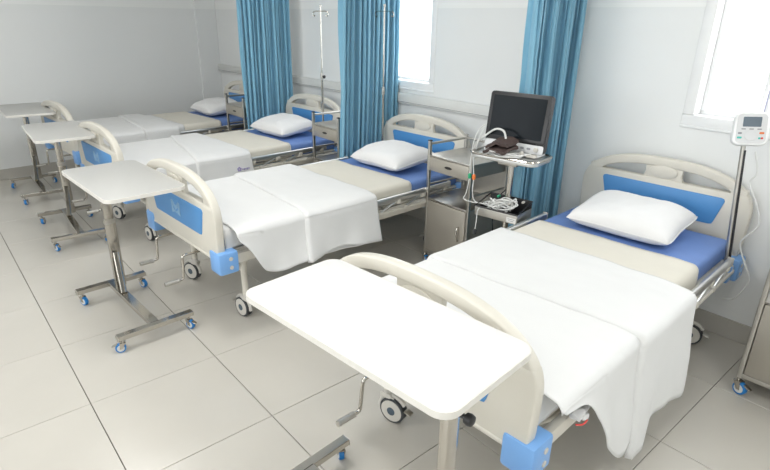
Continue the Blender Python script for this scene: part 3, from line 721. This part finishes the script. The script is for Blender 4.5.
# ------------------------------------------------------------------ infusion stands on the bed frames
def iv_pole(i, x, y, knobz, label, rz, knob=True):
    t = thing('infusion_stand', label, 'infusion stand', (x, y, .43), R(rz), 'infusion stands')
    bm = B(); tube(bm, [(0, 0, 0), (0, 0, knobz - .43)], .0095, 12); obj('outer_tube', bm, 'chrome', t)
    bm = B(); tube(bm, [(0, 0, knobz - .43), (0, 0, 1.335)], .0065, 10); lathe(bm, [(.006, 1.33), (.011, 1.335), (.011, 1.345), (.004, 1.352)], (0, 0, 0), 'Z', 12); obj('inner_rod', bm, 'chrome', t)
    for s in (-1, 1):
        bm = B(); tube(bm, smooth_path([(0, 0, 1.295), (s * .045, 0, 1.297), (s * .085, 0, 1.292), (s * .097, 0, 1.278), (s * .094, 0, 1.262), (s * .082, 0, 1.256), (s * .074, 0, 1.264)], 4), .005, 8); obj('hook', bm, 'chrome', t)
    bm = B(); lathe(bm, [(.013, knobz - .46), (.014, knobz - .43), (.013, knobz - .40)], (0, 0, 0), 'Z', 14); c = obj('sleeve', bm, 'steel', t)
    if knob:
        bm = B(); lathe(bm, [(.006, .010), (.014, .022), (.015, .034), (.009, .040)], (0, 0, knobz - .43), 'X', 14); obj('clamp_knob', bm, 'knob', c)
    return t
iv_pole(2, .515, 2.615, 1.17, 'slim chrome infusion stand with black knob against the bare wall strip', 8)
iv_pole(1, 1.318, 2.67, 1.12, 'slim chrome infusion stand in front of the middle blue curtain', 8, False)

# ------------------------------------------------------------------ infusion pump on its leaning pole
t = thing('infusion_pump', 'white infusion pump with grey screen on a leaning steel pole', 'infusion pump', (4.035, 2.715, .44))
P1 = Vector((-.075, .02, .70))
bm = B(); tube(bm, [(0, 0, 0), tuple(P1)], .011, 12); obj('pole', bm, 'steel', t)
bm = B(); tube(bm, [(.014, -.004, .02), (.014 + P1.x, P1.y - .004, .66)], .006, 8); pr = obj('pole_rod', bm, 'black', t)
PM = Matrix.Translation((-.058, .0, .765)) @ Matrix.Rotation(R(24), 4, 'Z') @ Matrix.Rotation(R(-14), 4, 'X') @ Matrix.Rotation(R(-4), 4, 'Y')
def pump_part(name, m, fn, parent):
    bm = B(); fn(bm); xform(bm, PM); return obj(name, bm, m, parent)
hs = pump_part('housing', 'white_pvc', lambda b: prism(b, [(x * (1 + .05 * (z < 0)), z) for x, z in rrect(.140, .158, .03, 6)], -.032, .032, 'XZ', .009), t)
pump_part('face_plate', 'monwhite', lambda b: prism(b, rrect(.122, .138, .02, 5), -.031, -.0335, 'XZ'), hs)
pump_part('screen', 'lcd', lambda b: prism(b, [(x + .0, z + .032) for x, z in rrect(.074, .046, .003)], -.033, -.0355, 'XZ'), hs)
for k in range(3): pump_part('status_mark', 'grey', lambda b: prism(b, [(x + (k - 1) * .032, z - .002) for x, z in rrect(.018, .005, .002)], -.033, -.0355, 'XZ'), hs)
for (x, z, m, s) in ((-.045, -.022, 'grey', .016), (-.045, -.043, 'teal', .019), (.043, -.020, 'orange', .019), (.036, -.044, 'teal', .010), (.046, -.044, 'red', .010)): pump_part('button', m, lambda b: prism(b, [(a + x, c + z) for a, c in rrect(s, .009, .003)], -.033, -.037, 'XZ'), hs)
pump_part('dial', 'monwhite', lambda b: lathe(b, [(.024, -.033), (.023, -.037), (.015, -.0375)], (0, 0, -.034), 'Y', 24), hs)
bm = B(); ch = [Vector(q) for q in ((-.02, .03, .66), (.01, .035, .56), (-.01, .04, .50), (.045, .04, .40), (.075, .045, .30), (.03, .045, .22), (.02, .05, .17), (.06, .05, .09), (.10, .05, .0), (.06, .06, -.12), (.0, .09, -.16))]
tube(bm, smooth_path(ch, 6), .0042, 6); obj('power_cord', bm, 'cable', t)
bm = B(); box(bm, (0, 0, .02), (.05, .05, .09), .008); obj('pole_clamp', bm, 'bumper', t)

# ------------------------------------------------------------------ monitor and its stand
MX, MY = 2.955, 2.245; MA = 9
st = thing('monitor_stand', 'chrome roll stand carrying the black monitor beside the blue curtain', 'stand', (MX, MY, 0), R(MA))
bm = B(); tube(bm, [(0, .02, .08), (0, .02, .93)], .019, 16); obj('pole', bm, 'chrome', st)
bm = B(); lathe(bm, [(.045, .06), (.045, .085), (.03, .10)], (0, .02, 0), 'Z', 20); hubb = obj('base_hub', bm, 'steel', st)
for k in range(5):
    a = R(72 * k + 54); bm = B(); sweep(bm, [(0, .02, .072), (.165 * math.cos(a), .02 + .165 * math.sin(a), .064)], rrect(.03, .02, .004)); obj('base_leg', bm, 'steel', st)
    add_caster(st, 'table', .165 * math.cos(a), .02 + .165 * math.sin(a), a, 0, brake=False)
bm = B(); prism(bm, [(x, y) for x, y in rrect(.415, .24, .05, 6)], .93, .955, 'XY', .005); tray = obj('tray', bm, 'alu', st)
bm = B(); sweep(bm, [(x, y, .957) for x, y in rrect(.417, .242, .051, 6)], circ(.008, 8), True); obj('tray_rim', bm, 'chrome', tray)
bm = B(); box(bm, (0, .02, .91), (.12, .12, .03), .006); obj('tray_bracket', bm, 'steel', st)
mo = thing('patient_monitor', 'black-screened patient monitor with white lower band on the roll stand tray', 'monitor', (MX - .002, MY, .957), R(MA))
TL = Matrix.Translation((0, .045, .012)) @ Matrix.Rotation(R(-8), 4, 'X')
def mon(name, m, fn, parent=None, mtx=TL, **k):
    bm = B(); fn(bm); xform(bm, mtx); return obj(name, bm, m, parent or mo, **k)
case = mon('case', 'casegrey', lambda b: prism(b, [(x, z + .165) for x, z in rrect(.376, .32, .022, 5)], -.03, .014, 'XZ', .008))
mon('back_cover', 'casegrey', lambda b: prism(b, [(x, z + .165) for x, z in rrect(.28, .22, .03, 5)], .012, .045, 'XZ', .008), case)
mon('front_band', 'monwhite', lambda b: prism(b, [(x, z + .027) for x, z in rrect(.370, .048, .012, 5)], -.029, -.036, 'XZ', .003), case)
mon('bezel', 'black', lambda b: prism(b, [(x, z + .188) for x, z in rrect(.374, .272, .018, 5)], -.029, -.038, 'XZ', .003), case)
mon('screen', 'screen', lambda b: prism(b, [(x, z + .190) for x, z in rrect(.328, .226, .004)], -.0375, -.0395, 'XZ'), case)
for x, m in ((-.12, 'teal'), (.06, 'grey'), (.10, 'grey')): mon('button', m, lambda b: prism(b, [(a + x, c + .027) for a, c in rrect(.022, .012, .005)], -.034, -.039, 'XZ'), case)
mon('rotary_knob', 'greyplastic', lambda b: lathe(b, [(.013, -.034), (.013, -.045), (.010, -.048)], (.145, 0, .027), 'Y', 18), case)
mon('foot', 'monwhite', lambda b: box(b, (0, -.01, .006), (.34, .11, .014), .005), None, Matrix.Translation((0, .045, .004)))
mon('side_port', 'greyplastic', lambda b: box(b, (-.190, -.006, .16), (.012, .03, .12), .003), case)
def mw(x, y, z): return Matrix.Translation((MX, MY, 0)) @ Matrix.Rotation(R(MA), 4, 'Z') @ Vector((x, y, z))
# front ledge equipment: accessories lying on the tray
bm = B(); N = 22
for s in (0, 1):
    pass
g = {}
for lay, (hz, ox, oy, rr) in enumerate(((.014, 0, 0, 0), (.034, .012, .006, 14))):
    L_ = .145 - .02 * lay; W2 = .095 - .006 * lay; rows = []
    for a in range(15):
        row = []
        for b_ in range(9):
            u, v = a / 14 - .5, b_ / 8 - .5; z = hz + .012 * math.cos(u * PI) * (1 + .4 * lay) + .006 * nz(u * 3, v * 3, lay, 1.4) - .010 * abs(v) * (1 - lay)
            p = Matrix.Rotation(R(rr), 3, 'Z') @ Vector((u * L_, v * W2, 0)); row.append((p.x + ox, p.y + oy, z))
        rows.append(row)
    up = [[bm.verts.new(p) for p in r] for r in rows]; dn = [[bm.verts.new((p[0], p[1], p[2] - .012)) for p in r] for r in rows]
    for a in range(14):
        for b_ in range(8):
            bm.faces.new((up[a][b_], up[a + 1][b_], up[a + 1][b_ + 1], up[a][b_ + 1])); bm.faces.new((dn[a][b_ + 1], dn[a + 1][b_ + 1], dn[a + 1][b_], dn[a][b_]))
    for a in range(14):
        bm.faces.new((up[a + 1][0], up[a][0], dn[a][0], dn[a + 1][0])); bm.faces.new((up[a][8], up[a + 1][8], dn[a + 1][8], dn[a][8]))
    for b_ in range(8):
        bm.faces.new((up[0][b_], up[0][b_ + 1], dn[0][b_ + 1], dn[0][b_])); bm.faces.new((up[14][b_ + 1], up[14][b_], dn[14][b_], dn[14][b_ + 1]))
cf = tag(obj('pressure_cuff', bm, 'cuff', angle=60), 'folded dark brown blood pressure cuff on the monitor tray', 'cuff'); cf.location = mw(-.03, -.075, .985); cf.rotation_euler = (R(14), R(-8), R(-14)); cf.scale = (1.22, 1.22, 1.3)
bm = B(); tube(bm, smooth_path([(.03, .02, .045), (.0, .04, .075), (-.06, .045, .082), (-.12, .03, .06), (-.17, .0, .03), (-.20, -.01, -.01), (-.205, -.02, -.06)], 6), .0048, 8); obj('air_hose', bm, 'cable', cf)
# coiled lead on the tray
bm = B(); rnd = random.Random(5); pts = []
for k in range(34):
    a = k * .75; r = .06 + .018 * math.sin(k * 1.3); pts.append((.02 + r * 1.35 * math.cos(a), r * .62 * math.sin(a) - .01, .004 + .0006 * k + .003 * rnd.random()))
pts += [(.10, -.02, .02), (.14, .0, .03), (.15, .035, .03)]
tube(bm, smooth_path(pts, 4), .0032, 6); cl = tag(obj('sensor_cable', bm, 'cable'), 'white sensor cable coiled under the brown cuff on the tray', 'cable'); cl.location = mw(-.0, -.09, .962); cl.rotation_euler = (0, 0, R(MA))
bm = B(); box(bm, (.155, .03, .018), (.06, .03, .018), .006); obj('connector', bm, 'greyplastic', cl)
bm = B(); lathe(bm, [(.010, .0), (.012, .012), (.009, .02)], (.10, .02, .018), 'Z', 12); obj('sensor_cap', bm, 'greyplastic', cl)
# lower basket clamped to the pole
bk = thing('accessory_basket', 'shallow dark basket full of white leads clamped to the roll stand pole', 'basket', (MX - .005, MY, .585), R(MA))
bm = B(); w2, d2, h2 = .138, .09, .055
box(bm, (0, -.02, .002), (2 * w2, 2 * d2, .004)); obj('bottom_plate', bm, 'black', bk)
bm = B(); box(bm, (0, -.02 - d2, h2 / 2), (2 * w2, .005, h2), .001); fp = obj('front_plate', bm, 'steel', bk)
bm = B(); box(bm, (.105, -.0235 - d2, h2 * .36), (.06, .002, .028)); lb_ = obj('sticker', bm, 'label', fp)
bm = B()
for k in range(2): box(bm, (.105, -.0248 - d2, h2 * .36 + .006 - k * .010), (.044 - k * .012, .001, .003))
obj('sticker_print', bm, 'grey', lb_)
for s in (-1, 1):
    bm = B(); box(bm, (s * w2, -.02, h2 / 2), (.005, 2 * d2, h2), .001); obj('side_plate', bm, 'steel', bk)
bm = B(); box(bm, (0, -.02 + d2, h2 / 2 + .02), (2 * w2, .005, h2 + .04), .001); obj('back_plate', bm, 'black', bk)
bm = B(); sweep(bm, [(-w2, -.02 - d2, h2), (w2, -.02 - d2, h2), (w2, -.02 + d2, h2 + .04), (-w2, -.02 + d2, h2 + .04)], circ(.006, 6), True); obj('black_rim', bm, 'black', bk)
bm = B(); rnd = random.Random(9); pts = []
for k in range(64):
    a = k * .93 + rnd.uniform(-.3, .3); r = rnd.uniform(.4, 1.0)
    pts.append((-.02 + .095 * r * math.cos(a) + .02 * math.sin(k * .4), -.02 + .065 * r * math.sin(a), .018 + .05 * rnd.random() + .02 * math.sin(k * .5) ** 2))
tube(bm, smooth_path(pts, 5), .004, 6); ec = tag(obj('lead_bundle', bm, 'cable'), 'tangled bundle of white monitor leads heaped in the dark basket', 'cable'); ec.location = mw(0, 0, .595); ec.rotation_euler = (0, 0, R(MA)); ec.scale = (1.12, 1.05, 1.25)
for k, (x, y) in enumerate(((.05, -.06), (-.06, .03), (.09, .02))):
    bm = B(); box(bm, (x, y, .07), (.012, .024, .01), .003); obj('lead_clip', bm, 'green' if k == 1 else 'greyplastic', ec)
# hanging lead set with green and orange clips
bm = B()
A_ = [mw(*q) for q in ((-.195, .03, 1.10), (-.222, .0, 1.07), (-.228, -.04, 1.0), (-.222, -.07, .90), (-.218, -.075, .80), (-.228, -.08, .70), (-.24, -.085, .655), (-.18, -.08, .645), (-.12, -.06, .645))]
B_ = [mw(*q) for q in ((-.195, .03, 1.08), (-.208, .0, 1.04), (-.206, -.04, .98), (-.200, -.075, .90), (-.185, -.08, .80), (-.185, -.085, .72), (-.165, -.08, .655), (-.10, -.06, .645))]
tube(bm, smooth_path(A_, 6), .003, 6); tube(bm, smooth_path(B_, 6), .003, 6)
D_ = [mw(*q) for q in ((-.10, -.13, .64), (-.105, -.145, .62), (-.105, -.148, .56), (-.11, -.148, .49))]
tube(bm, smooth_path(D_, 6), .003, 6)
hl = tag(obj('hanging_leads', bm, 'cable'), 'white leads with green and orange clips hanging from the monitor', 'cable')
for pth, m in ((A_[4], 'green'), (B_[4], 'orange'), (D_[-1], 'rubber')):
    bm = B(); lathe(bm, [(.004, -.016), (.010, -.012), (.011, .010), (.005, .018)], tuple(pth), 'Z', 12); obj('lead_clip', bm, m, hl)
# black mains lead behind the stand
bm = B(); tube(bm, smooth_path([mw(*q) for q in ((-.03, .17, 1.02), (-.07, .16, .92), (-.06, .12, .80), (-.055, .10, .72), (-.10, .09, .66), (-.15, .12, .58), (-.14, .16, .30), (-.10, .20, .02), (.0, .34, .006))], 6), .004, 6)
tag(obj('mains_lead', bm, 'black'), 'black mains lead dropping behind the roll stand pole', 'cable')
